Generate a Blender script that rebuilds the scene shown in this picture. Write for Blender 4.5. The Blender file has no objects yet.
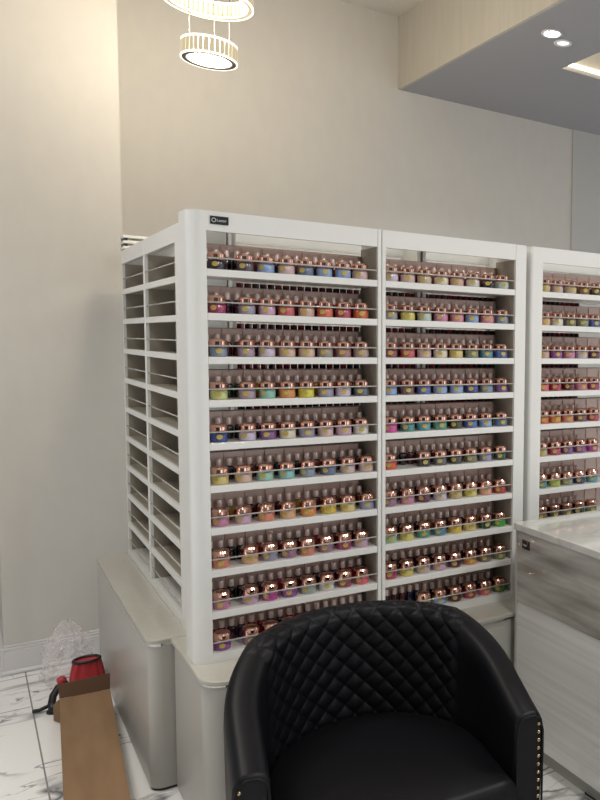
import bpy, bmesh, math, random
from mathutils import Vector, Matrix
random.seed(7)
PI = math.pi
C = bpy.context.scene.collection
sc = bpy.context.scene

# ------------------------------------------------------------------ materials
def srgb(r, g, b):
    f = lambda c: (c / 255 / 12.92) if c / 255 <= .04045 else ((c / 255 + .055) / 1.055) ** 2.4
    return (f(r), f(g), f(b), 1)

def pmat(name, col, rough=.5, metal=0, coat=0, alpha=1, trans=0, emis=None, es=0, ior=1.45, spec=.5):
    m = bpy.data.materials.new(name); m.use_nodes = True
    b = m.node_tree.nodes['Principled BSDF']
    b.inputs['Base Color'].default_value = col
    b.inputs['Roughness'].default_value = rough
    b.inputs['Metallic'].default_value = metal
    b.inputs['Coat Weight'].default_value = coat
    b.inputs['Alpha'].default_value = alpha
    b.inputs['Transmission Weight'].default_value = trans
    b.inputs['IOR'].default_value = ior
    b.inputs['Specular IOR Level'].default_value = spec
    if emis:
        b.inputs['Emission Color'].default_value = emis
        b.inputs['Emission Strength'].default_value = es
    return m

def N(m, t): return m.node_tree.nodes.new(t)
def L(m, a, b): m.node_tree.links.new(a, b)
def bsdf(m): return m.node_tree.nodes['Principled BSDF']

def noise_tint(m, c1, c2, scale=3, detail=4, stretch=(1, 1, 1), bump=0, lo=.35, hi=.65):
    tc = N(m, 'ShaderNodeTexCoord'); mp = N(m, 'ShaderNodeMapping'); mp.inputs['Scale'].default_value = stretch
    L(m, tc.outputs['Object'], mp.inputs[0])
    n = N(m, 'ShaderNodeTexNoise'); n.inputs['Scale'].default_value = scale; n.inputs['Detail'].default_value = detail
    L(m, mp.outputs[0], n.inputs['Vector'])
    cr = N(m, 'ShaderNodeValToRGB'); cr.color_ramp.elements[0].position = lo; cr.color_ramp.elements[1].position = hi
    cr.color_ramp.elements[0].color = c1; cr.color_ramp.elements[1].color = c2
    L(m, n.outputs['Fac'], cr.inputs[0]); L(m, cr.outputs[0], bsdf(m).inputs['Base Color'])
    if bump:
        bp = N(m, 'ShaderNodeBump'); bp.inputs['Strength'].default_value = bump; bp.inputs['Distance'].default_value = .005
        L(m, n.outputs['Fac'], bp.inputs['Height']); L(m, bp.outputs[0], bsdf(m).inputs['Normal'])
    return m

WHITE = pmat('white_lacquer', (.76, .76, .73, 1), .32, coat=.2)
SHADE_TAUPE = pmat('taupe_interior_shade', (.34, .305, .25, 1), .55)  # white rack interior in shade, the shade put into the colour
CABINET = pmat('cabinet_laminate', (.46, .45, .41, 1), .35, coat=.15)
COUNTER = pmat('counter_slab', (.66, .64, .56, 1), .3, coat=.3)
noise_tint(COUNTER, (.455, .44, .375, 1), (.485, .47, .405, 1), 60, 3)
CHROME = pmat('chrome', (.55, .55, .55, 1), .12, 1)
DARK = pmat('dark_plinth', (.03, .03, .03, 1), .5)
RAIL = pmat('rail_acrylic', (.46, .45, .41, 1), .15, coat=.4)
ACRYL = pmat('tinted_acrylic', (.95, .75, .67, 1), .12, alpha=.68)
WALL = pmat('wall_covering', (.6, .57, .5, 1), .75)
noise_tint(WALL, (.595, .575, .535, 1), (.612, .592, .548, 1), 14, 8, (1, 1, .5), .04)
WALLG = pmat('grey_wall_and_shadow', (.50, .495, .47, 1), .7)  # grey of the far wall, also used for the painted shadow
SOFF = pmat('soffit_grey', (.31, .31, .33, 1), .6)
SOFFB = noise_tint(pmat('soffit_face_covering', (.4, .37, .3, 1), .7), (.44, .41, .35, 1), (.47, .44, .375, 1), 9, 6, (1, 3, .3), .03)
CEIL = pmat('ceiling_paint', (.6, .57, .53, 1), .8)
TRIM = pmat('trim_paint', (.68, .67, .66, 1), .4)
ROSE = pmat('rose_gold', (.80, .48, .38, 1), .10, 1)
CAPM = pmat('pale_rose_cap', (.90, .76, .70, 1), .22, .25)
GOLDL = pmat('gold_sticker', (.50, .38, .09, 1), .4)
BRASS = pmat('antique_brass', (.42, .32, .19, 1), .25, 1)
LEATHER = pmat('black_leather', (.0045, .0045, .006, 1), .44, spec=.26)
CARD = pmat('cardboard', (.22, .13, .065, 1), .8)
noise_tint(CARD, (.20, .118, .058, 1), (.25, .15, .078, 1), 6, 5, (2, .4, 1), .05)
CARDD = pmat('cardboard_inner', (.11, .06, .032, 1), .85)
RED = pmat('red_plastic', (.42, .035, .04, 1), .35)
BLACKP = pmat('black_plastic', (.012, .012, .013, 1), .4)
FILM = pmat('clear_film', (.85, .80, .80, 1), .07, alpha=.30)
CORD = pmat('black_rubber', (.015, .015, .015, 1), .5)
TAG = pmat('black_plate', (.006, .006, .006, 1), .25)
TAGW = pmat('white_print', (.6, .6, .6, 1), .5)
GLOW = pmat('led_crystal', (.16, .14, .10, 1), .15, emis=(1, .84, .55, 1), es=.5)
GLOWW = pmat('led_edge', (.3, .3, .25, 1), .2, emis=(1, .95, .82, 1), es=1.6)
CRYS = pmat('crystal', (.9, .86, .74, 1), .05, trans=.0, alpha=.5, emis=(1, .86, .6, 1), es=.5)
STEEL = pmat('pendant_steel', (.12, .11, .09, 1), .4, .6)
LAMP = pmat('lamp_lens', (.9, .95, 1, 1), .3, emis=(.85, .95, 1, 1), es=60)
LAMPO = pmat('lamp_lens_dim', (.8, .85, .85, 1), .3, emis=(.85, .95, 1, 1), es=1.2)
COVE = pmat('cove_light', (.9, .85, .7, 1), .5, emis=(1, .86, .55, 1), es=7)
DOORM = pmat('dark_brown_door', (.035, .018, .013, 1), .45)

# object-colour materials (each jar / bottle keeps its own colour on the object)
def objcol(name, rough, coat, mul=1.0, alpha=1.0):
    m = pmat(name, (.5, .5, .5, 1), rough, coat=coat, alpha=alpha)
    oi = N(m, 'ShaderNodeObjectInfo')
    L(m, oi.outputs['Color'], bsdf(m).inputs['Base Color'])
    return m
POWDER = objcol('powder_in_clear_jar', .25, .8)
POLISH = objcol('polish_in_glass', .12, .8)

# marble floor
FLOOR = pmat('marble_tile', (.7, .7, .7, 1), .18, coat=.2)
def marble(m, base, vein, grout=None, tile=(.6, 1.2), off=(0, 0), sc1=1.6):
    tc = N(m, 'ShaderNodeTexCoord'); geo = tc.outputs['Object']
    def veins(scale, width, dist, seed, mask_lo):
        mp = N(m, 'ShaderNodeMapping'); mp.inputs['Rotation'].default_value = (0, 0, .5 + seed); mp.inputs['Scale'].default_value = (.55, 1.25, 1)
        mp.inputs['Location'].default_value = (seed * 3, seed, 0)
        L(m, geo, mp.inputs[0])
        n = N(m, 'ShaderNodeTexNoise'); n.inputs['Scale'].default_value = scale; n.inputs['Detail'].default_value = 6; n.inputs['Distortion'].default_value = dist
        L(m, mp.outputs[0], n.inputs['Vector'])
        s = N(m, 'ShaderNodeMath'); s.operation = 'SUBTRACT'; s.inputs[1].default_value = .5; L(m, n.outputs['Fac'], s.inputs[0])
        a = N(m, 'ShaderNodeMath'); a.operation = 'ABSOLUTE'; L(m, s.outputs[0], a.inputs[0])
        r = N(m, 'ShaderNodeMapRange'); r.inputs['From Min'].default_value = 0; r.inputs['From Max'].default_value = width
        r.inputs['To Min'].default_value = 1; r.inputs['To Max'].default_value = 0; L(m, a.outputs[0], r.inputs['Value'])
        n2 = N(m, 'ShaderNodeTexNoise'); n2.inputs['Scale'].default_value = scale * 1.3
        L(m, mp.outputs[0], n2.inputs['Vector'])
        r2 = N(m, 'ShaderNodeMapRange'); r2.inputs['From Min'].default_value = mask_lo; r2.inputs['From Max'].default_value = mask_lo + .12
        L(m, n2.outputs['Fac'], r2.inputs['Value'])
        mu = N(m, 'ShaderNodeMath'); mu.operation = 'MULTIPLY'; L(m, r.outputs[0], mu.inputs[0]); L(m, r2.outputs[0], mu.inputs[1])
        return mu.outputs[0]
    v1 = veins(sc1, .020, .7, 0, .38); v2 = veins(sc1 * 2.6, .016, 1.2, 1.3, .48)
    mx = N(m, 'ShaderNodeMath'); mx.operation = 'MAXIMUM'; L(m, v1, mx.inputs[0]); L(m, v2, mx.inputs[1])
    mix = N(m, 'ShaderNodeMix'); mix.data_type = 'RGBA'; mix.inputs['A'].default_value = base; mix.inputs['B'].default_value = vein
    L(m, mx.outputs[0], mix.inputs['Factor'])
    out = mix.outputs['Result']
    if grout:
        mp = N(m, 'ShaderNodeMapping'); mp.inputs['Location'].default_value = (off[0], off[1], 0); mp.inputs['Rotation'].default_value = (0, 0, PI / 2)
        L(m, geo, mp.inputs[0])
        br = N(m, 'ShaderNodeTexBrick'); br.inputs['Scale'].default_value = 1; br.inputs['Mortar Size'].default_value = .003
        br.inputs['Brick Width'].default_value = tile[1]; br.inputs['Row Height'].default_value = tile[0]; br.inputs['Mortar Smooth'].default_value = 0
        L(m, mp.outputs[0], br.inputs['Vector'])
        mg = N(m, 'ShaderNodeMix'); mg.data_type = 'RGBA'; mg.inputs['B'].default_value = grout
        L(m, br.outputs['Fac'], mg.inputs['Factor']); L(m, out, mg.inputs['A']); out = mg.outputs['Result']
    L(m, out, bsdf(m).inputs['Base Color'])
# tile joints parallel to Y at X=-.43 (row height runs along X after the quarter turn)
marble(FLOOR, (.82, .81, .79, 1), (.10, .105, .12, 1), (.22, .22, .22, 1), (.6, 1.2), (.2, .43), 1.5)

DESKTOP = pmat('polished_marble_top', (.62, .62, .58, 1), .09, coat=.5)
marble(DESKTOP, (.62, .62, .58, 1), (.52, .52, .49, 1), None, sc1=3)
DESKBAND = pmat('streaked_marble', (.4, .38, .35, 1), .14, coat=.4)
noise_tint(DESKBAND, (.20, .185, .155, 1), (.62, .60, .55, 1), 2.4, 7, (1, .55, 5.5), 0, .33, .68)
DESKPANEL = pmat('glossy_reflection_panel', (.6, .6, .57, 1), .14, coat=.4)
noise_tint(DESKPANEL, (.76, .76, .72, 1), (.86, .86, .83, 1), 5, 3, (1, .15, 9), 0, .38, .62)  # faint stripes stand in for reflections, painted into the gloss panel

# ------------------------------------------------------------------ mesh helpers
def link(name, bm, mat, parent=None, smooth=False, bevel=0, seg=2, loc=None):
    bmesh.ops.recalc_face_normals(bm, faces=bm.faces[:])
    me = bpy.data.meshes.new(name); bm.to_mesh(me); bm.free()
    for m in (mat if isinstance(mat, (list, tuple)) else [mat]): me.materials.append(m)
    o = bpy.data.objects.new(name, me); C.objects.link(o)
    if parent: o.parent = parent
    if loc: o.location = loc
    if smooth:
        for p in me.polygons: p.use_smooth = True
    if bevel:
        b = o.modifiers.new('bevel', 'BEVEL'); b.width = bevel; b.segments = seg; b.limit_method = 'ANGLE'
    return o

def bx(bm, x0, x1, y0, y1, z0, z1, mi=0):
    vs = [bm.verts.new((x, y, z)) for z in (z0, z1) for x, y in ((x0, y0), (x1, y0), (x1, y1), (x0, y1))]
    fs = [(0, 3, 2, 1), (4, 5, 6, 7), (0, 1, 5, 4), (1, 2, 6, 5), (2, 3, 7, 6), (3, 0, 4, 7)]
    for f in fs:
        fc = bm.faces.new([vs[i] for i in f]); fc.material_index = mi
    return bm

def box(name, x0, x1, y0, y1, z0, z1, mat, parent=None, bevel=0):
    return link(name, bx(bmesh.new(), x0, x1, y0, y1, z0, z1), mat, parent, bevel=bevel)

def rrect(x0, x1, y0, y1, radii, n=8):
    """outline, counter-clockwise from (x0,y0); radii for corners (x0y0, x1y0, x1y1, x0y1)"""
    pts = []
    for (cx, cy, sx, sy, a0), r in zip([(x0, y0, 1, 1, PI), (x1, y0, -1, 1, 1.5 * PI), (x1, y1, -1, -1, 0), (x0, y1, 1, -1, .5 * PI)], radii):
        if r <= 0: pts.append((cx, cy)); continue
        for i in range(n + 1):
            a = a0 + i / n * PI / 2
            pts.append((cx + sx * r + r * math.cos(a), cy + sy * r + r * math.sin(a)))
    return pts

def prism(bm, pts, z0, z1):
    lo = [bm.verts.new((x, y, z0)) for x, y in pts]; hi = [bm.verts.new((x, y, z1)) for x, y in pts]
    bm.faces.new(lo[::-1]); bm.faces.new(hi)
    n = len(pts)
    for i in range(n):
        f = bm.faces.new((lo[i], lo[(i + 1) % n], hi[(i + 1) % n], hi[i]))
    return bm

def autosmooth(o, ang=40):
    me = o.data
    bm = bmesh.new(); bm.from_mesh(me)
    for e in bm.edges:
        if len(e.link_faces) == 2 and e.calc_face_angle(0) > math.radians(ang): e.smooth = False
    for f in bm.faces: f.smooth = True
    bm.to_mesh(me); bm.free()
    return o

def lathe(bm, prof, n=20, c=(0, 0, 0), mi=0, a0=0):
    rings = []
    for r, z in prof:
        if r < 1e-6: rings.append([bm.verts.new((c[0], c[1], c[2] + z))])
        else: rings.append([bm.verts.new((c[0] + r * math.cos(a0 + 2 * PI * i / n), c[1] + r * math.sin(a0 + 2 * PI * i / n), c[2] + z)) for i in range(n)])
    for a, b in zip(rings, rings[1:]):
        for i in range(n):
            j = (i + 1) % n
            if len(a) == 1 and len(b) > 1: f = bm.faces.new((a[0], b[i], b[j]))
            elif len(b) == 1 and len(a) > 1: f = bm.faces.new((a[i], a[j], b[0]))
            elif len(a) > 1: f = bm.faces.new((a[i], a[j], b[j], b[i]))
            else: continue
            f.material_index = mi
    return bm

def tube(bm, pts, r, n=8, closed=False):
    P = [Vector(p) for p in pts]; rings = []; up = None
    for i, p in enumerate(P):
        a = P[i - 1] if (i or closed) else P[0]; b = P[(i + 1) % len(P)] if (i < len(P) - 1 or closed) else P[-1]
        t = (b - a).normalized()
        if up is None: up = t.orthogonal().normalized()
        up = (up - t * up.dot(t)).normalized(); s = t.cross(up)
        rings.append([bm.verts.new(p + (up * math.cos(2 * PI * k / n) + s * math.sin(2 * PI * k / n)) * r) for k in range(n)])
    m = len(rings)
    for i in range(m if closed else m - 1):
        a, b = rings[i], rings[(i + 1) % m]
        for k in range(n): bm.faces.new((a[k], a[(k + 1) % n], b[(k + 1) % n], b[k]))
    if not closed:
        bm.faces.new(rings[0][::-1]); bm.faces.new(rings[-1])
    return bm

def thing(name, label, cat, loc=(0, 0, 0), rotz=0, group=None):
    o = bpy.data.objects.new(name, None); o.empty_display_size = .05; C.objects.link(o)
    o.location = loc; o.rotation_euler = (0, 0, rotz); o['label'] = label; o['category'] = cat
    if group: o['group'] = group
    return o
def tag(o, label, cat, group=None):
    o['label'] = label; o['category'] = cat
    if group: o['group'] = group
    return o
def struct(o): o['kind'] = 'structure'; return o

# ------------------------------------------------------------------ setting
YW = 1.870; YB = 2.30; HC = 3.83; HS = 3.358
struct(box('floor', -3.2, 5, -5, 5, -.1, 0, FLOOR))
struct(box('wall_left', -.512, .040, YW, YW + .45, 0, HC, WALL))
struct(box('wall_back', .040, 5, YB, YB + .15, 0, HC, WALL))
struct(box('wall_shadow_panel', 3.255, 5, YB - .012, YB, 0, HS, WALLG))  # thin added panel, its darker grey stands in for a wall shadow
bm = bmesh.new(); bx(bm, -.514, .02, YW - .013, YW, .012, .118); bx(bm, -.514, .02, YW - .010, YW, .118, .133); bx(bm, -.514, .02, YW - .007, YW, .133, .146)
bx(bm, -.526, -.512, YW - .013, YW + .45, .012, .133)
struct(link('baseboard_left', bm, TRIM, bevel=.003))
bm = bmesh.new(); tube(bm, [(-.53, YW - .015, .010), (.02, YW - .015, .010)], .012, 10)
struct(link('trim_1', bm, TRIM, smooth=True))
struct(box('ceiling', -3.2, 5, -5, 5, HC, HC + .1, CEIL))
# soffit with a recessed tray
XS = 1.762; TX0, TX1, TY0, TY1 = 2.353, 4.2, -1.2, 1.245
bm = bmesh.new()
bx(bm, XS, XS + .02, -5, YB, HS, HC, 1)
for a in ((XS + .02, TX0, -5, YB), (TX0, TX1, TY1, YB), (TX0, TX1, -5, TY0), (TX1, 5, -5, YB)): bx(bm, a[0], a[1], a[2], a[3], HS, HS + .03, 0)
struct(link('ceiling_soffit', bm, [SOFF, SOFFB]))
bm = bmesh.new()
bx(bm, TX0 - .02, TX0, TY0, TY1, HS + .03, HS + .16, 0); bx(bm, TX0, TX1, TY1, TY1 + .02, HS + .03, HS + .16, 0)
bx(bm, TX0 - .02, TX1, TY0, TY1 + .02, HS + .16, HS + .18, 0)
struct(link('ceiling_tray', bm, [CEIL]))
bm = bmesh.new(); bx(bm, TX0, TX0 + .012, TY0, TY1, HS + .028, HS + .045); bx(bm, TX0, TX1, TY1 - .012, TY1, HS + .028, HS + .045)
tag(link('cove_strip_light', bm, COVE), 'warm strip light along the edge of the recessed ceiling tray', 'light')
struct(box('wall_far', -3.2, -.53, 4.6, 4.7, 0, HC, WALLG))
struct(box('door_1', -1.9, -.53, 2.60, 2.65, 0, 2.1, DOORM))

# ------------------------------------------------------------------ display racks
Z0 = 1.890; SP = .143
ZK = [Z0 - SP * k for k in range(9)] + [.603]
ZB, ZT, ZO = .573, 2.076, 2.012
def rack(name, label, loc, rotz, x0, x1, o0, o1, depth, rnd=None, thick_top=True, rails=True, backtop=.097, tagit=False, group=None, gap=True, railz=.036):
    """local x along the front, y into the depth; outer x0..x1, opening o0..o1"""
    t = thing(name, label, 'display rack', loc, rotz, group)
    lp = rrect(x0, o0, 0, depth, rnd if rnd else (.004, 0, 0, 0))
    autosmooth(link('side_post', prism(bmesh.new(), lp, ZB, ZT), WHITE, t))
    rp = rrect(o1, x1, 0, depth, (0, .004, 0, 0))
    autosmooth(link('side_post', prism(bmesh.new(), rp, ZB, ZT), WHITE, t))
    o0, o1 = o0 + .0, o1 - .0015
    box('side_shade_liner', o1, o1 + .0015, .012, depth, .603, ZO, SHADE_TAUPE, t)  # added liner, paints the shade on the post's inner face
    if not gap:
        box('side_shade_liner', o0, o0 + .0015, .012, depth, .603, ZO, SHADE_TAUPE, t); o0 += .0015  # same painted shade on the opposite inner face
    bm = bmesh.new(); bx(bm, o0, o1, 0, .018, ZO, ZT); bx(bm, o0, o1, .018, depth, ZT - .02, ZT)
    link('top_rail', bm, WHITE, t)
    for z in ZK:
        if z > .61:
            if gap: box('shelf', o0, o1, 0, depth, z - .024, z, WHITE, t, bevel=.0015)
            else:
                bm = bmesh.new(); bx(bm, o0, o1, 0, .010, z - .024, z, 0); bx(bm, o0, o1, .010, depth, z - .022, z - .002, 1); link('shelf', bm, [WHITE, SHADE_TAUPE], t)  # side shelf boards carry painted shade, lips stay white
        else: box('base_rail', o0, o1, 0, depth, ZB, z, WHITE, t)
    tops = [ZO] + [z - .024 for z in ZK[:-1]]
    for z, zt in zip(ZK, tops):
        h = backtop if gap else zt - z
        bm = bmesh.new(); bx(bm, o0, o1, depth - .008, depth - .003, z, min(z + h, zt), 0); bx(bm, o0, o1, depth - .003, depth, z, min(z + h, zt), 1); link('back_panel', bm, [SHADE_TAUPE, WHITE], t)
    if rails:
        for z in ZK:
            bm = bmesh.new(); tube(bm, [(o0, .004, z + railz), (o1, .004, z + railz)], .0028, 6)
            link('guard_rail', bm, RAIL, t, smooth=True)
    return t

D = .155
A = rack('display_rack', 'white polish display rack with rounded corner post, left bay of the long front', (0, 0, 0), 0, -.050, .6115, .007, .597, D, rnd=(.042, 0, 0, .04), tagit=True)
B = rack('display_rack', 'white polish display rack, middle bay between corner rack and separate right rack', (0, 0, 0), 0, .6135, 1.261, .627, 1.207, D)
R3 = rack('display_rack', 'white polish display rack behind the reception desk at the right edge', (0, 0, 0), 0, 1.286, 1.985, 1.345, 1.940, D, rnd=(.012, 0, 0, 0))
# nameplate on the corner rack
pl = box('name_plate', .019, .075, -.004, 0, 2.034, 2.060, TAG, A)
def text_mesh(body, size, mat, parent, loc, rot):
    cu = bpy.data.curves.new('txt', 'FONT'); cu.body = body; cu.size = size; cu.extrude = .0003
    o = bpy.data.objects.new('txt', cu); C.objects.link(o); bpy.context.view_layer.update()
    me = bpy.data.meshes.new_from_object(o.evaluated_get(bpy.context.evaluated_depsgraph_get()))
    bpy.data.objects.remove(o); me.materials.clear(); me.materials.append(mat)
    q = bpy.data.objects.new('lettering', me); C.objects.link(q); q.parent = parent; q.location = loc; q.rotation_euler = rot
    return q
text_mesh('Lexor', .013, TAGW, pl, (.038, -.0045, 2.0425), (PI / 2, 0, 0))
bm = bmesh.new(); tube(bm, [(.0295 + .006 * math.cos(a * PI / 8), -.0045, 2.047 + .006 * math.sin(a * PI / 8)) for a in range(16)], .0012, 6, True)
link('ring_emblem', bm, TAGW, pl, smooth=True)

# side racks face -X : local x -> world -Y, local y -> world +X
def side_rack(label, ya, yb, oa, ob):
    t = rack('side_display_rack', label, (0, ya, 0), -PI / 2, 0, ya - yb, ya - oa, ya - ob, .12, rails=True, gap=False, railz=.05)
    return t
side_rack('empty white side rack against the left wall, its open shelves facing left', 1.650, 1.056, 1.620, 1.076)
side_rack('empty white side rack next to the rounded corner post, open shelves facing left', 1.054, .205, 1.035, .44)

# rear racks, back to back with the front ones, seen through the gaps above the back panels
def rear_rack(label, x0, x1):
    t = thing('rear_display_rack', label, 'display rack')
    for xa, xb in ((x0, x0 + .014), (x1 - .014, x1)): box('side_post', xa, xb, D + .004, D + .15, ZB, ZT, WHITE, t)
    for z in ZK: box('shelf', x0 + .014, x1 - .014, D + .004, D + .15, z - .024, z, WHITE, t)
    box('top_rail', x0 + .014, x1 - .014, D + .13, D + .15, ZO, ZT, WHITE, t)
    return t
rear_rack('rear white rack seen only through gaps of the left bay', .125, .85)
rear_rack('rear white rack seen only through gaps of the middle bay', .86, 1.262)
rear_rack('rear white rack seen only through gaps of the right rack', 1.288, 1.985)

# ------------------------------------------------------------------ base cabinets
def base_cab(name, label, x0, x1, y0, y1, cx, radii, cradii, doors=(), top=ZB, kick=True, group=None):
    """x0..y1 counter outline; carcass inset by cx"""
    t = thing(name, label, 'cabinet', ((x0 + x1) / 2, (y0 + y1) / 2, 0), 0, group)
    ox, oy = t.location.x, t.location.y
    S = lambda pts: [(x - ox, y - oy) for x, y in pts]
    autosmooth(link('countertop', prism(bmesh.new(), S(rrect(x0, x1, y0, y1, radii, 10)), top - .016, top), COUNTER, t)).modifiers.new('b', 'BEVEL').width = .003
    t.children[0].modifiers[0].limit_method = 'ANGLE'; t.children[0].modifiers[0].segments = 2
    q = rrect(x0 + cx[0] - .002, x1 - cx[1] + (.002 if cx[1] else 0), y0 + cx[2] - .002, y1 - cx[3], cradii, 10)
    autosmooth(link('chrome_strip', prism(bmesh.new(), S(q), top - .026, top - .016), CHROME, t))
    q = rrect(x0 + cx[0], x1 - cx[1], y0 + cx[2], y1 - cx[3], cradii, 10)
    autosmooth(link('cabinet_body', prism(bmesh.new(), S(q), .012, top - .026), CABINET, t))
    q = rrect(x0 + cx[0] + .006, x1 - cx[1] - (.006 if cx[1] else 0), y0 + cx[2] + .006, y1 - cx[3], cradii, 10)
    autosmooth(link('plinth', prism(bmesh.new(), S(q), 0, .012), DARK, t))
    for dx0, dx1 in doors:
        d = box('door', dx0 - ox, dx1 - ox, y0 + cx[2] - .014 - oy, y0 + cx[2] - oy, .05, top - .045, CABINET, t, bevel=.002)
    return t
base_cab('base_cabinet', 'beige base cabinet with rounded corners below the empty side racks', -.137, -.0005, .325, 1.70, (.005, 0, .005, .003), (.045, .004, 0, .03), (.045, .004, 0, .03))
base_cab('base_cabinet', 'white-topped base cabinet with rounded corner below left bay, behind the black chair', -.062, .6125, -.175, .32, (.010, 0, .016, .002), (.085, 0, 0, .01), (.078, 0, 0, .01), doors=((.06, .33), (.335, .605)))
base_cab('base_cabinet', 'white-topped base cabinet below middle bay, between black chair and desk', .6135, 1.26, -.16, .32, (.002, 0, .016, .002), (0, .0, 0, 0), (0, .0, 0, 0), doors=((.62, .90), (.905, 1.09)))
base_cab('base_cabinet', 'base cabinet below the right rack, mostly hidden by the reception desk', 1.286, 1.985, -.16, .32, (.002, 0, .016, .002), (.02, 0, 0, 0), (.02, 0, 0, 0))

# white boards lying on the side rack by the wall
t = thing('board_stack', 'small stack of white slatted boards on top of the rack by the wall', 'boards', (.155, 1.59, ZT))
for i in range(3):
    box('board', -.16, .17, -.05, .05, .003 + i * .026, .016 + i * .026, WHITE, t, bevel=.002)
    box('end_spacer', -.155, -.140, -.045, .045, .016 + i * .026 if i < 2 else 0.0, (.029 + i * .026) if i < 2 else .003, DARK, t)

# ------------------------------------------------------------------ jars and bottles
COL = {
 'charcoal purple': (52, 40, 58), 'smoky mauve': (92, 78, 92), 'light blue': (132, 168, 222), 'pale pink': (214, 178, 178), 'slate blue': (98, 118, 152),
 'magenta red': (176, 44, 98), 'lilac grey': (150, 146, 172), 'lilac pink': (206, 160, 190), 'coral red': (214, 78, 84), 'beige pink': (214, 170, 150),
 'coral orange': (236, 98, 62), 'crimson pink': (196, 50, 84), 'bright orange': (232, 92, 40), 'grey blue': (126, 148, 174), 'peach beige': (220, 180, 156),
 'beige': (206, 184, 150), 'grey beige': (158, 146, 138), 'dusty rose': (172, 112, 118), 'mauve beige': (178, 150, 146), 'pale lime': (212, 222, 128),
 'dusty lilac': (168, 142, 166), 'mint teal': (128, 200, 182), 'orange': (238, 140, 58), 'bright yellow': (232, 222, 30), 'pale lilac': (204, 188, 212),
 'blue grey': (88, 104, 118), 'deep blue': (48, 72, 160), 'purple': (126, 76, 152), 'cream': (226, 214, 184), 'off white': (220, 216, 208),
 'soft yellow': (226, 202, 110), 'peach': (232, 172, 122), 'mint': (150, 206, 184), 'aqua': (128, 196, 196), 'pale mauve': (204, 176, 180),
 'pink mauve': (208, 122, 160), 'salmon': (230, 128, 96), 'golden yellow': (238, 198, 42), 'lavender blue': (140, 146, 196), 'mauve': (160, 110, 140),
 'magenta': (196, 62, 150), 'violet': (150, 66, 160), 'pale green grey': (158, 178, 160), 'dark rose': (160, 62, 82), 'hot coral': (244, 96, 108),
 'mint grey': (182, 204, 196), 'yellow': (222, 210, 92), 'rose pink': (224, 128, 150), 'blue': (74, 108, 190), 'red': (196, 38, 46), 'plum': (104, 40, 78),
 'grey green': (130, 146, 128), 'teal blue': (74, 142, 170), 'brown mauve': (122, 82, 92), 'magenta pink': (222, 66, 162), 'teal': (62, 146, 140),
 'turquoise': (70, 164, 178), 'teal green': (78, 158, 130), 'dark olive': (66, 66, 44), 'steel blue': (86, 118, 158), 'orange red': (246, 78, 34),
 'charcoal': (44, 44, 48), 'steel grey': (92, 98, 108), 'olive grey': (120, 124, 96), 'pale sage': (196, 208, 184), 'dark green': (32, 78, 56),
 'beige gold': (206, 178, 118), 'pink peach': (232, 150, 136), 'pale green': (156, 200, 150), 'bright green': (60, 184, 56), 'burgundy': (112, 28, 52),
 'taupe': (130, 110, 98), 'olive sage': (126, 142, 98), 'green': (84, 150, 56), 'navy': (36, 44, 106), 'lime green': (166, 196, 66), 'black': (16, 15, 18),
 'grey': (150, 152, 154), 'brown gold': (140, 100, 50), 'dark grey': (60, 62, 64),
}
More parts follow.
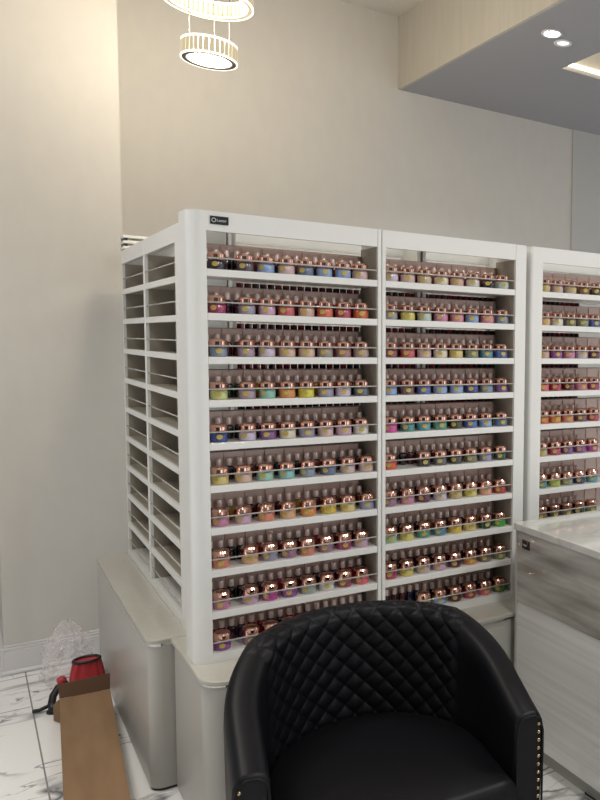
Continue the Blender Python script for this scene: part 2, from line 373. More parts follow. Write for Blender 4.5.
ROWS = {
 'left': [
  ['charcoal purple', 'smoky mauve', 'light blue', 'pale pink', 'slate blue', 'light blue', 'light blue', 'pale pink'],
  ['magenta red', 'lilac grey', 'lilac pink', 'coral red', 'beige pink', 'coral orange', 'crimson pink', 'bright orange'],
  ['grey blue', 'dusty lilac', 'pale lilac', 'peach beige', 'peach beige', 'grey beige', 'dusty rose', 'mauve beige'],
  ['pale lime', 'dusty lilac', 'mint teal', 'orange', 'bright yellow', 'lilac grey', 'pale lilac', 'blue grey'],
  ['deep blue', 'pale lilac', 'purple', 'cream', 'lilac grey', 'pale pink', 'lilac pink', 'off white'],
  ['soft yellow', 'peach beige', 'mint', 'aqua', 'grey blue', 'slate blue', 'pale mauve', 'pale pink'],
  ['pink mauve', 'lilac pink', 'salmon', 'peach', 'orange', 'golden yellow', 'soft yellow', 'lavender blue'],
  ['salmon', 'peach', 'lilac grey', 'mauve', 'salmon', 'mauve', 'magenta red', 'lilac pink'],
  ['pink mauve', 'lilac pink', 'magenta', 'violet', 'pale green grey', 'off white', 'dark rose', 'hot coral'],
  ['violet', 'mauve', 'magenta', 'dark rose', 'burgundy', 'crimson pink']],
 'middle': [
  ['pale lilac', 'pale pink', 'beige', 'cream', 'beige pink', 'off white', 'black', 'mint grey'],
  ['grey', 'yellow', 'mint grey', 'pink mauve', 'rose pink', 'light blue', 'rose pink', 'grey blue'],
  ['dark rose', 'coral red', 'pale pink', 'cream', 'soft yellow', 'grey green', 'teal blue', 'blue'],
  ['light blue', 'brown mauve', 'blue', 'light blue', 'light blue', 'deep blue', 'grey blue', 'purple'],
  ['magenta pink', 'teal', 'turquoise', 'teal green', 'dark olive', 'blue', 'light blue', 'steel blue'],
  ['orange red', None, 'charcoal', 'steel grey', 'dark grey', 'olive grey', 'lavender blue', 'dark green'],
  ['mauve', 'pink mauve', 'plum', 'pale lilac', 'beige gold', 'yellow', 'pink peach', 'red'],
  ['pale green', 'yellow', 'teal green', 'teal blue', 'golden yellow', 'soft yellow', 'dark green', 'bright green'],
  ['crimson pink', 'yellow', 'pale mauve', 'lilac pink', 'burgundy', 'orange', 'taupe', 'olive sage'],
  [None, None, 'soft yellow', 'light blue', 'burgundy', 'crimson pink', 'hot coral', 'green']],
 'right': [
  ['beige gold', 'pale mauve', 'beige', 'brown gold', 'dark olive'],
  ['peach', 'off white', 'olive grey', 'grey green', 'blue'],
  ['beige pink', 'violet', 'pink mauve', 'pale lilac', 'plum'],
  ['hot coral', 'crimson pink', 'burgundy', 'rose pink', 'magenta red'],
  ['bright orange', 'orange', 'salmon', 'brown mauve', 'crimson pink'],
  ['beige gold', 'crimson pink', 'purple', 'violet', 'magenta'],
  ['teal', 'lime green', 'grey green', 'navy', 'turquoise'],
  ['brown gold', 'dark olive', 'taupe', 'dark green', 'olive sage']]}
ORD = ['first', 'second', 'third', 'fourth', 'fifth', 'sixth', 'seventh', 'eighth', 'ninth', 'tenth', 'eleventh', 'twelfth', 'thirteenth', 'fourteenth', 'fifteenth', 'sixteenth', 'seventeenth']
SHELF = ['top', 'second', 'third', 'fourth', 'fifth', 'sixth', 'seventh', 'eighth', 'ninth', 'lowest']

def lin(n):
    r, g, b = COL[n]; m = (r + g + b) / 3
    return srgb(*[max(0, (m + (c - m) * .78) * .93) for c in (r, g, b)])
# prototypes
R = .0280
bm = bmesh.new(); lathe(bm, [(0, 0), (R - .004, 0), (R - .001, .0015), (R, .006), (R, .027), (R - .003, .031), (0, .031)], 20)
jm = autosmooth(link('jar_body', bm, POWDER), 50); jar_me = jm.data; bpy.data.objects.remove(jm)
bm = bmesh.new(); lathe(bm, [(R - .001, .031), (R + .0008, .0325), (R + .0008, .051), (R - .003, .0575), (R * .62, .0595), (R * .58, .058), (0, .058)], 24)
lm = autosmooth(link('lid', bm, ROSE), 28); lid_me = lm.data; bpy.data.objects.remove(lm)
bm = bmesh.new()
def patch(bm, r, a0, a1, z0, z1, n=6):
    """round sticker wrapped on a jar"""
    cz = (z0 + z1) / 2; hz = (z1 - z0) / 2; ca = (a0 + a1) / 2; ha = (a1 - a0) / 2
    vs = [bm.verts.new((r * math.cos(ca + ha * math.cos(t * PI / n)), r * math.sin(ca + ha * math.cos(t * PI / n)), cz + hz * math.sin(t * PI / n))) for t in range(2 * n)]
    bm.faces.new(vs)
patch(bm, R + .0013, -PI / 2 - .85, -PI / 2 - .15, .010, .027)
st = link('round_sticker', bm, GOLDL); st_me = st.data; bpy.data.objects.remove(st)
bw = .0150
bm = bmesh.new(); lathe(bm, [(0, 0), (bw - .002, 0), (bw, .003), (bw, .042), (bw - .003, .047), (.006, .050), (.006, .052), (0, .052)], 12)
bo = autosmooth(link('glass_body', bm, POLISH), 45); bot_me = bo.data; bpy.data.objects.remove(bo)
bm = bmesh.new(); lathe(bm, [(.0090, .050), (.0094, .052), (.0090, .073), (.0080, .075), (0, .0755)], 12)
cp = autosmooth(link('cap', bm, CAPM), 40); cap_me = cp.data; bpy.data.objects.remove(cp)

jar0 = None; bot0 = None
def child(name, me, parent, col=None):
    o = bpy.data.objects.new(name, me); C.objects.link(o); o.parent = parent
    if col: o.color = col
    return o
def copy_thing(root):
    r = root.copy(); C.objects.link(r); cs = []
    for ch in root.children:
        c = ch.copy(); C.objects.link(c); c.parent = r; cs.append(c)
    return r, cs
def place_jar(x, y, z, cname, label, group):
    global jar0
    if jar0 is None:
        jar0 = thing('dip_powder_jar', '', 'jar'); child('jar_body', jar_me, jar0); child('lid', lid_me, jar0); child('round_sticker', st_me, jar0)
        r, cs = jar0, list(jar0.children)
    else: r, cs = copy_thing(jar0)
    r.location = (x, y, z); r.rotation_euler = (0, 0, random.uniform(-.35, .35)); r['label'] = label; r['group'] = group
    for c in cs:
        if c.name.startswith('jar_body'): c.color = lin(cname)
def place_bottle(x, y, z, col, label, group):
    global bot0
    if bot0 is None:
        bot0 = thing('nail_polish_bottle', '', 'bottle'); child('glass_body', bot_me, bot0); child('cap', cap_me, bot0)
        r, cs = bot0, list(bot0.children)
    else: r, cs = copy_thing(bot0)
    r.location = (x, y, z); r.rotation_euler = (0, 0, random.uniform(-.3, .3)); r['label'] = label; r['group'] = group
    for c in cs:
        if c.name.startswith('glass_body'): c.color = srgb(*col)

BAY = {'left': (.007, .597), 'middle': (.627, 1.207), 'right': (1.345, 1.940)}
POL = {'dark red': (74, 16, 22), 'black': (14, 13, 17), 'dark plum': (52, 20, 44), 'red brown': (96, 40, 34), 'dark green': (22, 44, 34), 'navy blue': (24, 28, 62),
       'mustard': (140, 104, 24), 'crimson': (140, 22, 40), 'dark teal': (28, 62, 64), 'rosy brown': (128, 74, 72)}
ROWPOL = {
 'left': [['red brown', 'black'], ['dark red', 'dark plum'], ['rosy brown', 'dark red', 'dark plum'], ['dark red', 'dark green', 'mustard'], ['dark red', 'black', 'dark plum'],
          ['dark teal', 'black', 'red brown'], ['dark red', 'mustard', 'dark red'], ['dark red', 'black', 'crimson'], ['dark red', 'black', 'dark plum', 'crimson'], ['crimson', 'dark plum']],
 'middle': [['red brown', 'rosy brown'], ['red brown', 'dark red'], ['dark red', 'dark plum'], ['dark plum', 'navy blue', 'dark red'], ['black', 'dark green', 'dark red'],
            ['black', 'black', 'dark red'], ['dark red', 'dark plum', 'black'], ['mustard', 'black', 'dark green'], ['dark red', 'black'], ['black', 'dark red', 'navy blue']],
 'right': [['red brown'], ['dark red', 'black'], ['dark red', 'dark plum'], ['dark red', 'crimson'], ['black', 'dark red'], ['dark red', 'black', 'crimson'], ['dark green', 'black'], ['dark green', 'black']]}
bots = []
for bay, rows in ROWS.items():
    b0, b1 = BAY[bay]
    for k, row in enumerate(rows):
        z = ZK[k]
        npitch = .0685
        xs = [b0 + .040] + [b0 + .132 + i * .0678 for i in range(7)] if bay == 'left' and k not in (5, 6) else [b0 + .040 + i * .0745 for i in range(8)] if bay == 'left' else [b0 + .037 + i * .0716 for i in range(8)]
        seen = 0
        for i, cn in enumerate(row):
            if cn is None: continue
            seen += 1
            word = ORD[i] if not (bay == 'middle' and k == 5 and i > 1) else ORD[i - 1]
            if bay == 'middle' and k == 9:
                n_r = len(row) - 1 - i
                pos = ('rightmost' if n_r == 0 else ORD[n_r] + ' from right')
            else: pos = 'leftmost' if i == 0 else word + ' from left'
            place_jar(xs[i] + random.uniform(-.002, .002), .040 + random.uniform(-.002, .002), z, cn,
                      f'{cn} powder jar, {pos} on {SHELF[k]} shelf of {bay} bay', f'powder jars on the {SHELF[k]} shelf of the {bay} bay')
        nb = {'left': 17, 'middle': 16, 'right': 9}[bay]
        pal = ROWPOL[bay][k]
        for i in range(nb):
            x = b0 + .020 + i * .0338
            if x > b1 - .02: break
            bots.append([(x, .108, z), pal[(i // 2) % len(pal)], bay, k, i])
cam_loc = Vector((-.633, -2.768, 1.67))
bots.sort(key=lambda b: (Vector(b[0]) - cam_loc).length)
# two bottles standing forward in the gaps of the lower rows
rest = bmesh.new()
def rear_bottle(p, mi):
    lathe(rest, [(0, 0), (.0128, 0), (.0128, .060), (.0128, .066), (.0128, .114), (0, .116)], 8, p, mi)
def rest_bottle(p, mi):
    x, y, z = p
    lathe(rest, [(0, 0), (bw, 0), (bw, .036), (.006, .044), (0, .044)], 8, (x, y, z), mi)
    lathe(rest, [(.0094, .043), (.009, .070), (0, .072)], 8, (x, y, z), 0)
RESTM = [CAPM] + [pmat('polish_' + n.replace(' ', '_'), srgb(*c), .12, coat=.8) for n, c in POL.items()]
pidx = {n: i + 1 for i, n in enumerate(POL)}
for n, (p, cn, bay, k, i) in enumerate(bots):
    if n < 300:
        place_bottle(p[0] + random.uniform(-.001, .001), p[1], p[2], POL[cn],
                     f'{cn} polish bottle behind the jars, {ORD[i]} from left, {SHELF[k]} shelf of {bay} bay', f'polish bottles on the {SHELF[k]} shelf of the {bay} bay')
    else: rest_bottle(p, pidx[cn])
reds = ['dark red', 'crimson', 'crimson', 'black', 'crimson', 'red brown']
for x0, x1, n in ((.16, .835, 26), (.89, 1.24, 14), (1.32, 1.68, 14)):
    for k in range(1, 10):
        for i in range(n):
            cn = random.choice(reds if k != 5 else ['black', 'black', 'dark red'])
            rear_bottle((x0 + (x1 - x0) * i / (n - 1), D + .035, ZK[k] + .0), pidx[cn])
o = link('nail_polish_bottle', rest, RESTM, smooth=False)
tag(o, 'remaining rows of small polish bottles on the far shelves and rear racks', 'bottles'); o['kind'] = 'stuff'

# acrylic organiser trays
for bay, rows in ROWS.items():
    b0, b1 = BAY[bay]
    for k in range(len(rows)):
        z = ZK[k]; bm = bmesh.new()
        bx(bm, b0 + .004, b1 - .025, .130, .133, z + .001, z + .094)
        n = 8
        for i in range(n + 1):
            x = b0 + .004 + (b1 - .025 - b0 - .006) * i / n
            bx(bm, x, x + .0012, .124, .130, z + .001, z + .090)
        tag(link('organiser_tray', bm, ACRYL), f'clear pinkish acrylic organiser holding the bottles on {SHELF[k]} shelf of {bay} bay', 'organiser', 'clear acrylic organisers on the rack shelves')

# ------------------------------------------------------------------ reception desk
dx, dy = 1.105, -.180
t = thing('reception_desk', 'grey marble reception desk with glossy pale lower panel at the right', 'desk', (dx, dy, 0))
DL = 2.1
link('desk_top', prism(bmesh.new(), rrect(-.012, .78, -DL, .004, (.01, .01, .01, .006)), .925, .953), DESKTOP, t, bevel=.003)
box('upper_band', 0, .76, -DL + .02, -.006, .635, .925, DESKBAND, t)
box('lower_panel', .004, .756, -DL + .024, -.010, .085, .635, DESKPANEL, t)
box('corner_strip', -.003, .006, -.012, -.003, .085, .925, CABINET, t)
box('plinth', .05, .70, -DL + .06, -.05, 0, .085, CABINET, t)
pl = box('name_plate', -.003, 0, -.098, -.048, .858, .892, TAG, t)
text_mesh('Lexor', .013, TAGW, pl, (-.0035, -.053, .871), (PI / 2, 0, -PI / 2))
bm = bmesh.new()
cpts = [(1.195, -.24, .004), (1.187, -.277, .004), (1.182, -.32, .004), (1.184, -.36, .004), (1.190, -.41, .004), (1.205, -.44, .004), (1.214, -.47, .004), (1.212, -.52, .004), (1.150, -.60, .004), (1.165, -.75, .004)]
tube(bm, cpts, .0035, 8)
tag(link('loose_cable', bm, CORD, smooth=True), 'thin black power cord lying on the floor beside the reception desk', 'cable')

# ------------------------------------------------------------------ barrel chair
ch = thing('barrel_chair', 'black leather barrel armchair with diamond-quilted back and brass nailhead trim', 'chair', (.245, -.945, 0), math.radians(-9.6))
YS, WH, DB = .20, .411, .440      # arm length, half width, depth of the curved back
def lerp(a, b, t): return a + (b - a) * t
def path(s):
    """s in 0..1, right arm front -> back -> left arm front ; returns x, y, nx, ny (outward)"""
    la = YS; lc = 1.27; tot = 2 * la + lc; d = s * tot
    if d < la: return WH, d, 1, 0
    if d > la + lc: return -WH, tot - d, -1, 0
    a = (d - la) / lc * PI
    x, y = WH * math.cos(a), YS + DB * math.sin(a)
    nx, ny = math.cos(a) / WH, math.sin(a) / DB; l = math.hypot(nx, ny)
    return x, y, nx / l, ny / l
def rimz(y): 
    t = max(0, min(1, (y - .0) / .46)); return .625 + .178 * (t ** 1.05) + .008 * max(0, (y - .46) / .18)
def section(s):
    x, y, nx, ny = path(s); h = rimz(y); th = .088
    pts = []
    prof = [(-.020, .13), (-.012, .25), (-.004, .40), (0, h - .06), (-.002, h - .030), (-.012, h - .010), (-.028, h), (-th + .030, h), (-th + .012, h - .008), (-th, h - .028), (-th - .002, h - .08), (-th - .006, .40), (-th - .006, .13)]
    return [(x + nx * o, y + ny * o, z) for o, z in prof]
bm = bmesh.new(); NS = 72; rows = []
for i in range(NS + 1): rows.append([bm.verts.new(p) for p in section(i / NS)])
for a, b in zip(rows, rows[1:]):
    for j in range(len(a) - 1): bm.faces.new((a[j], a[j + 1], b[j + 1], b[j]))
    bm.faces.new((a[-1], a[0], b[0], b[-1]))
bm.faces.new(rows[0]); bm.faces.new(rows[-1][::-1])
fr = link('upholstered_shell', bm, LEATHER, ch, bevel=.010, seg=3); fr.modifiers[0].angle_limit = math.radians(60)
autosmooth(fr, 60)
# quilted inner back: runs from the seat over the rim
bm = bmesh.new(); NU, NV = 300, 120; u0, u1 = .235, .765; grid = []
def inner_curve(s, v):
    """v 0 at the seat .. 1 over the rim"""
    x, y, nx, ny = path(s); h = rimz(y); th = .088
    pr = [(-th - .006, .40), (-th - .002, h - .08), (-th, h - .028), (-th + .012, h - .008), (-th + .030, h), (-.030, h)]
    ls = [math.dist(pr[i], pr[i + 1]) for i in range(len(pr) - 1)]; d = v * sum(ls); acc = 0
    for i, l in enumerate(ls):
        if d <= acc + l or i == len(ls) - 1:
            t = (d - acc) / l; o = lerp(pr[i][0], pr[i + 1][0], t); z = lerp(pr[i][1], pr[i + 1][1], t)
            return Vector((x + nx * o, y + ny * o, z)), sum(ls), (nx, ny)
        acc += l
for i in range(NU + 1):
    s = lerp(u0, u1, i / NU); col = []
    for j in range(NV + 1):
        v = j / NV; p, Lh, (nx, ny) = inner_curve(s, v)
        e = .004; p2 = inner_curve(s, min(1, v + e))[0]; p1 = inner_curve(s, max(0, v - e))[0]
        tv = (p2 - p1).normalized(); tu = Vector((-ny, nx, 0)); nrm = tu.cross(tv)
        if nrm.dot(Vector((-nx, -ny, .6))) < 0: nrm = -nrm
        a = (s - .5) * 1.67 * .86 / .073; b = v * Lh / .067
        q = abs(math.sin(PI * (a + b) / 1)) * abs(math.sin(PI * (a - b) / 1))
        qd = min(1, (q + 1e-6)) ** .42
        edge = min(1, min(i, NU - i) / 10, min(j + 4, NV - j) / 8)
        col.append(bm.verts.new(p + nrm * (.0005 + edge * (.0015 + .0085 * qd))))
    grid.append(col)
for a, b in zip(grid, grid[1:]):
    for j in range(NV): bm.faces.new((a[j], a[j + 1], b[j + 1], b[j]))
link('quilted_backrest', bm, LEATHER, ch, smooth=True)
# seat cushion following the inside of the shell
bm = bmesh.new()
inn = []
for i in range(0, 49):
    x, y, nx, ny = path(i / 48); o = -.100
    inn.append((x + nx * o, max(y + ny * o, .0)))
front = [(inn[-1][0] * (1 - t) + inn[0][0] * t, -.045 - .02 * math.sin(PI * t)) for t in [i / 12 for i in range(13)]]
outl = inn + [(inn[-1][0], -.03)] + front + [(inn[0][0], -.03)]
cx = sum(p[0] for p in outl) / len(outl); cy = .27
lv = [(1, .30), (1, .415), (.995, .440), (.975, .458), (.93, .468), (.7, .474), (.35, .477)]
rings = [[bm.verts.new((cx + (x - cx) * f, cy + (y - cy) * f, z)) for x, y in outl] for f, z in lv]
n = len(outl)
for a, b in zip(rings, rings[1:]):
    for i in range(n): bm.faces.new((a[i], a[(i + 1) % n], b[(i + 1) % n], b[i]))
c = bm.verts.new((cx, cy, .478))
for i in range(n): bm.faces.new((rings[-1][i], rings[-1][(i + 1) % n], c))
bm.faces.new(rings[0][::-1])
link('seat_cushion', bm, LEATHER, ch, smooth=True)
box('front_rail', -.30, .30, -.030, .02, .13, .298, LEATHER, ch, bevel=.012)
for sx in (-1, 1):
    for fy in (.05, .50):
        bm = bmesh.new(); lathe(bm, [(0, 0), (.014, 0), (.022, .13), (0, .13)], 12, ((.31 if fy < .1 else .22) * sx, fy, 0)); link('leg', bm, BLACKP, ch, smooth=True)
# nailheads down the outer front edge of each arm
bm = bmesh.new(); lathe(bm, [(.0058, 0), (.0050, .0022), (.003, .0036), (0, .0042)], 12)
nh = link('nailhead', bm, BRASS, ch, smooth=True)
first = True
for sx in (1, -1):
    for i in range(19):
        z = .590 - i * .0238
        o = nh if first else nh.copy()
        if not first: C.objects.link(o); o.parent = ch
        first = False
        o.location = (sx * (WH - .016 - .0 * i), -.0005, z); o.rotation_euler = (PI / 2, 0, 0)
# piped front panel of each arm
for sx in (1, -1):
    bm = bmesh.new()
    P = [(sx * (WH - .006), -.002, .14), (sx * (WH - .004), -.002, .57), (sx * (WH - .012), -.002, .605), (sx * (WH - .032), -.002, .617), (sx * (WH - .058), -.002, .617), (sx * (WH - .078), -.002, .603), (sx * (WH - .084), -.002, .57), (sx * (WH - .088), -.002, .14)]
    tube(bm, P, .0035, 8); link('piping', bm, LEATHER, ch, smooth=True)

# ------------------------------------------------------------------ cardboard box and what lies by it
an = math.atan2(-.065, .85)
cb = thing('cardboard_box', 'long open brown cardboard box lying on the marble floor beside base cabinet', 'box', (-.288, .62, 0), math.radians(-4.0))
w, l, h = .094, .52, .105
bm = bmesh.new()
bx(bm, -w, w, -l, l, 0, .004); bx(bm, -w, -w + .004, -l, l, .004, h); bx(bm, w - .004, w, -l, l, .004, h); bx(bm, -w, w, -l, l, h, h + .004); bx(bm, -w + .004, w - .004, -l, -l + .004, .004, h)
link('carton', bm, CARD, cb, bevel=.0015)
bm = bmesh.new()
vs = [(-w, l, h + .004), (w, l, h + .004), (w * 1.03, l + .018, h + .068), (-w * 1.03, l + .018, h + .060)]
a = [bm.verts.new(v) for v in vs]; b = [bm.verts.new((v[0], v[1] + .004, v[2])) for v in vs]
bm.faces.new(a); bm.faces.new(b[::-1])
for i in range(4): bm.faces.new((a[i], a[(i + 1) % 4], b[(i + 1) % 4], b[i]))
link('raised_flap', bm, CARDD, cb)
bm = bmesh.new()
vs = [(-w, l, h), (-w, l, .004), (-w - .02, l + .03, .004), (-w - .02, l + .03, h * .7)]
a = [bm.verts.new(v) for v in vs]; b = [bm.verts.new((v[0] - .003, v[1] + .001, v[2])) for v in vs]
bm.faces.new(a); bm.faces.new(b[::-1])
for i in range(4): bm.faces.new((a[i], a[(i + 1) % 4], b[(i + 1) % 4], b[i]))
link('side_flap', bm, CARD, cb)
box('packing_tape', -.022, .022, -l + .01, l - .01, h + .004, h + .0045, CARD, cb)

rt = thing('ribbed_bucket', 'red ribbed plastic tool with black rim standing behind the cardboard box', 'tool', (-.212, 1.44, 0), .1)
bm = bmesh.new(); nn = 40; rg = []
for z, r in ((.0, .075), (.08, .068), (.13, .058), (.150, .054)):
    rg.append([bm.verts.new(((r + (.005 if i % 4 < 2 else -.001)) * math.cos(2 * PI * i / nn), .7 * (r + (.005 if i % 4 < 2 else -.001)) * math.sin(2 * PI * i / nn), z)) for i in range(nn)])
for a, b in zip(rg, rg[1:]):
    for i in range(nn): bm.faces.new((a[i], a[(i + 1) % nn], b[(i + 1) % nn], b[i]))
bm.faces.new(rg[0][::-1]); bm.faces.new(rg[-1]); link('ribbed_body', bm, RED, rt)
bm = bmesh.new(); tube(bm, [(.054 * math.cos(a * PI / 12), .040 * math.sin(a * PI / 12), .153) for a in range(24)], .007, 8, True); link('rim', bm, BLACKP, rt, smooth=True)
hd = thing('power_tool', 'small black tool with red knob on the floor by the box end', 'tool', (-.355, 1.33, 0), .2); hd.scale = (.78, .78, .78)
bm = bmesh.new(); tube(bm, [(-.03, -.10, .03), (-.02, -.04, .04), (0, 0, .07), (.035, .03, .10), (.085, .03, .11)], .020, 10); link('handle', bm, BLACKP, hd, smooth=True)
bm = bmesh.new(); tube(bm, [(-.02, -.03, .035), (-.075, -.02, .018), (-.10, .0, .014)], .011, 8); link('nozzle', bm, BLACKP, hd, smooth=True)
bm = bmesh.new(); bmesh.ops.create_icosphere(bm, subdivisions=2, radius=.026, matrix=Matrix.Translation((.055, .035, .135))); link('knob', bm, RED, hd, smooth=True)
bm = bmesh.new(); lathe(bm, [(0, 0), (.032, 0), (.030, .014), (0, .016)], 16, (-.02, -.06, 0)); link('foot', bm, BLACKP, hd, smooth=True)

# crumpled clear bag
bm = bmesh.new(); nu, nv = 36, 22; rg = []
for j in range(nv + 1):
    v = j / nv; z = .01 + .275 * v; r = .125 * (1 - v ** 2.2) ** .7 + .006
    row = []
    for i in range(nu):
        a = 2 * PI * i / nu; k = 1 + (.20 * math.sin(5 * a + 3 * v) + .14 * math.sin(9 * a - 7 * v)) * (.35 + .65 * v) + random.uniform(-.10, .10)
        row.append(bm.verts.new((r * k * math.cos(a) * .8, r * k * math.sin(a), z + random.uniform(-.010, .010))))
    rg.append(row)
for a, b in zip(rg, rg[1:]):
    for i in range(nu): bm.faces.new((a[i], a[(i + 1) % nu], b[(i + 1) % nu], b[i]))
o = link('plastic_bag', bm, FILM, None, loc=(-.268, 1.66, 0)); tag(o, 'crumpled clear plastic bag standing against the baseboard behind the red tool', 'bag')

# ------------------------------------------------------------------ pendant of two crystal rings
PX, PYY = .262, 1.0
pd = thing('ring_chandelier', 'pendant chandelier of two lit crystal rings hanging from thin wires', 'chandelier', (PX, PYY, 2.85))
def ring(R0, z, hh, nm, off=(0, 0), tilt=0):
    M = Matrix.Translation((off[0], off[1], z)) @ Matrix.Rotation(tilt, 4, 'Y')
    bm = bmesh.new()
    def band(r0, r1, z0, z1, n=48):
        P = [[bm.verts.new(M @ Vector((r * math.cos(2 * PI * i / n), r * math.sin(2 * PI * i / n), zz))) for i in range(n)] for r, zz in ((r0, z0), (r1, z0), (r1, z1), (r0, z1))]
        for k in range(4):
            a, b = P[k], P[(k + 1) % 4]
            for i in range(n): bm.faces.new((a[i], a[(i + 1) % n], b[(i + 1) % n], b[i]))
    band(R0 - .020, R0 - .004, -.006, 0); o = link(nm + '_frame', bm, STEEL, pd)
    bm = bmesh.new(); band(R0 - .003, R0 + .002, -.007, 0); link(nm + '_light_strip', bm, GLOWW, o)
    bm = bmesh.new(); band(R0 - .026, R0 - .021, -.004, .002); link(nm + '_light_strip', bm, GLOWW, o)
    bm = bmesh.new(); nc = int(R0 * 2 * PI / .021)
    for i in range(nc):
        a = 2 * PI * i / nc
        m2 = M @ Matrix.Rotation(a, 4, 'Z') @ Matrix.Translation((R0 - .004, 0, hh / 2))
        g = bmesh.ops.create_cube(bm, size=1, matrix=m2 @ Matrix.Diagonal((.010, .017, hh * .94, 1)))
    bmesh.ops.bevel(bm, geom=bm.edges[:], offset=.003, segments=1, affect='EDGES')
    q = link(nm + '_crystals', bm, GLOW, o); q['kind'] = 'stuff'
    bm = bmesh.new(); band(R0 - .010, R0 + .001, hh, hh + .006); link(nm + '_top_band', bm, GLOWW, o)
ring(.112, .018, .062, 'lower_ring', tilt=math.radians(2))
ring(.182, .262, .065, 'upper_ring', off=(-.002, 0), tilt=math.radians(2))
for x, y in ((-.085, -.03), (.04, .07), (.07, -.06)):
    bm = bmesh.new(); tube(bm, [(x, y, .06), (x, y, HC - 2.85)], .0012, 6); link('wire', bm, STEEL, pd)
bm = bmesh.new(); lathe(bm, [(0, HC - 2.85), (.11, HC - 2.85), (.11, HC - 2.89), (0, HC - 2.89)], 32); link('ceiling_canopy', bm, STEEL, pd)

# ------------------------------------------------------------------ recessed downlights
def downlight(x, y, label, mat, r=.045):
    t = thing('downlight', label, 'light', (x, y, HS), 0)
    bm = bmesh.new(); lathe(bm, [(r, 0), (r + .014, -.001), (r + .014, -.006), (r, -.008), (r - .004, -.002)], 28); link('trim_ring', bm, TRIM, t, smooth=True)
    bm = bmesh.new(); lathe(bm, [(r - .004, -.002), (r * .6, -.004), (0, -.005)], 28); link('lens', bm, mat, t, smooth=True)
downlight(1.976, .835, 'bright recessed downlight glowing in the grey soffit', LAMP)
downlight(2.105, .905, 'dimmer recessed downlight next to the bright one in the soffit', LAMPO, .038)

# ------------------------------------------------------------------ lights
def light(kind, name, loc, energy, col=(1, 1, 1), size=.3, rot=(0, 0, 0), **kw):
    d = bpy.data.lights.new(name, kind); d.energy = energy; d.color = col
    if kind == 'AREA': d.size = size; d.shape = 'DISK'
    else: d.shadow_soft_size = size
    for k, v in kw.items(): setattr(d, k, v)
    o = bpy.data.objects.new(name, d); C.objects.link(o); o.location = loc; o.rotation_euler = rot
    return o
def aim(o, tgt): o.rotation_euler = (Vector(tgt) - o.location).to_track_quat('-Z', 'Y').to_euler()
light('POINT', 'chandelier_glow', (PX, PYY, 2.98), 46, (1, .86, .66), .10)
light('SPOT', 'soffit_downlight', (1.976, .835, HS - .02), 70, (.95, .97, 1), .04, spot_size=math.radians(130), spot_blend=.6)
for i, (x, y, z, e, sz) in enumerate([(.7, -2.4, 3.2, 30, .5), (2.4, -2.0, 3.2, 34, .5), (-1.3, .3, 3.6, 20, .9), (-.8, -2.2, 3.6, 7, .6)]):
    light('AREA', 'ceiling_lamp', (x, y, z), e, (1, .97, .92), sz, spread=math.radians(105 if i == 2 else 180))
w = bpy.data.worlds.new('w'); sc.world = w; w.use_nodes = True
nt = w.node_tree; bg = nt.nodes['Background']
tc = nt.nodes.new('ShaderNodeTexCoord'); mp = nt.nodes.new('ShaderNodeMapping'); mp.inputs['Scale'].default_value = (1, 1, 1.6)
vo = nt.nodes.new('ShaderNodeTexVoronoi'); vo.inputs['Scale'].default_value = 3.2; vo.distance = 'CHEBYCHEV'
cr = nt.nodes.new('ShaderNodeValToRGB'); cr.color_ramp.interpolation = 'CONSTANT'
for p, v in ((0, .10), (.38, .45), (.58, .9), (.76, 1.9)):
    e = cr.color_ramp.elements[0] if p == 0 else cr.color_ramp.elements.new(p)
    e.position = p; e.color = (v * .97, v * .975, v, 1)
cr.color_ramp.elements.remove(cr.color_ramp.elements[-1])
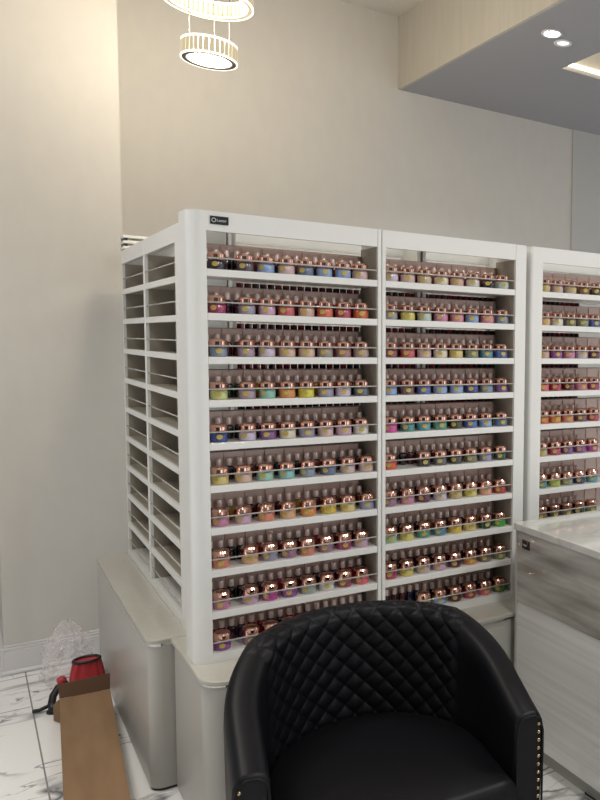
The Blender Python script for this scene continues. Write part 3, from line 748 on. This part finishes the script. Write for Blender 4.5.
nt.links.new(tc.outputs['Generated'], mp.inputs[0]); nt.links.new(mp.outputs[0], vo.inputs['Vector'])
sp = nt.nodes.new('ShaderNodeSeparateColor'); nt.links.new(vo.outputs['Color'], sp.inputs[0])
nt.links.new(sp.outputs[0], cr.inputs[0])
# the darker depth of the salon behind the viewer's side of the room
dt = nt.nodes.new('ShaderNodeVectorMath'); dt.operation = 'DOT_PRODUCT'; dt.inputs[1].default_value = (-.50, -.86, 0)
nt.links.new(tc.outputs['Generated'], dt.inputs[0])
mr = nt.nodes.new('ShaderNodeMapRange'); mr.inputs['From Min'].default_value = .80; mr.inputs['From Max'].default_value = .93
mr.inputs['To Min'].default_value = 1.15; mr.inputs['To Max'].default_value = .06
nt.links.new(dt.outputs['Value'], mr.inputs['Value'])
vm = nt.nodes.new('ShaderNodeVectorMath'); vm.operation = 'SCALE'
nt.links.new(cr.outputs[0], vm.inputs[0]); nt.links.new(mr.outputs[0], vm.inputs['Scale']); nt.links.new(vm.outputs[0], bg.inputs[0])
bg.inputs[1].default_value = .78

# ------------------------------------------------------------------ camera (off-axis crop of a wider photograph)
f, ppx, ppy = 787.9, 572.3, 405.1
yaw, pitch, roll = [math.radians(a) for a in (37.85, 4.46, 1.12)]
fw = Vector((math.sin(yaw) * math.cos(pitch), math.cos(yaw) * math.cos(pitch), -math.sin(pitch)))
r = Vector((math.cos(yaw), -math.sin(yaw), 0)); u = r.cross(fw)
r2 = math.cos(roll) * r + math.sin(roll) * u; u2 = -math.sin(roll) * r + math.cos(roll) * u
cd = bpy.data.cameras.new('camera'); co = bpy.data.objects.new('camera', cd); C.objects.link(co)
M = Matrix((r2, u2, -fw)).transposed().to_4x4(); M.translation = cam_loc; co.matrix_world = M
cd.sensor_fit = 'VERTICAL'; cd.sensor_height = 24; cd.lens = f / 800 * 24
cd.shift_x = -(ppx - 300) / 800; cd.shift_y = (ppy - 400) / 800
cd.clip_start = .05
sc.camera = co
sc.view_settings.view_transform = 'Standard'; sc.view_settings.look = 'None'; sc.view_settings.gamma = 1
sc.view_settings.exposure = .08
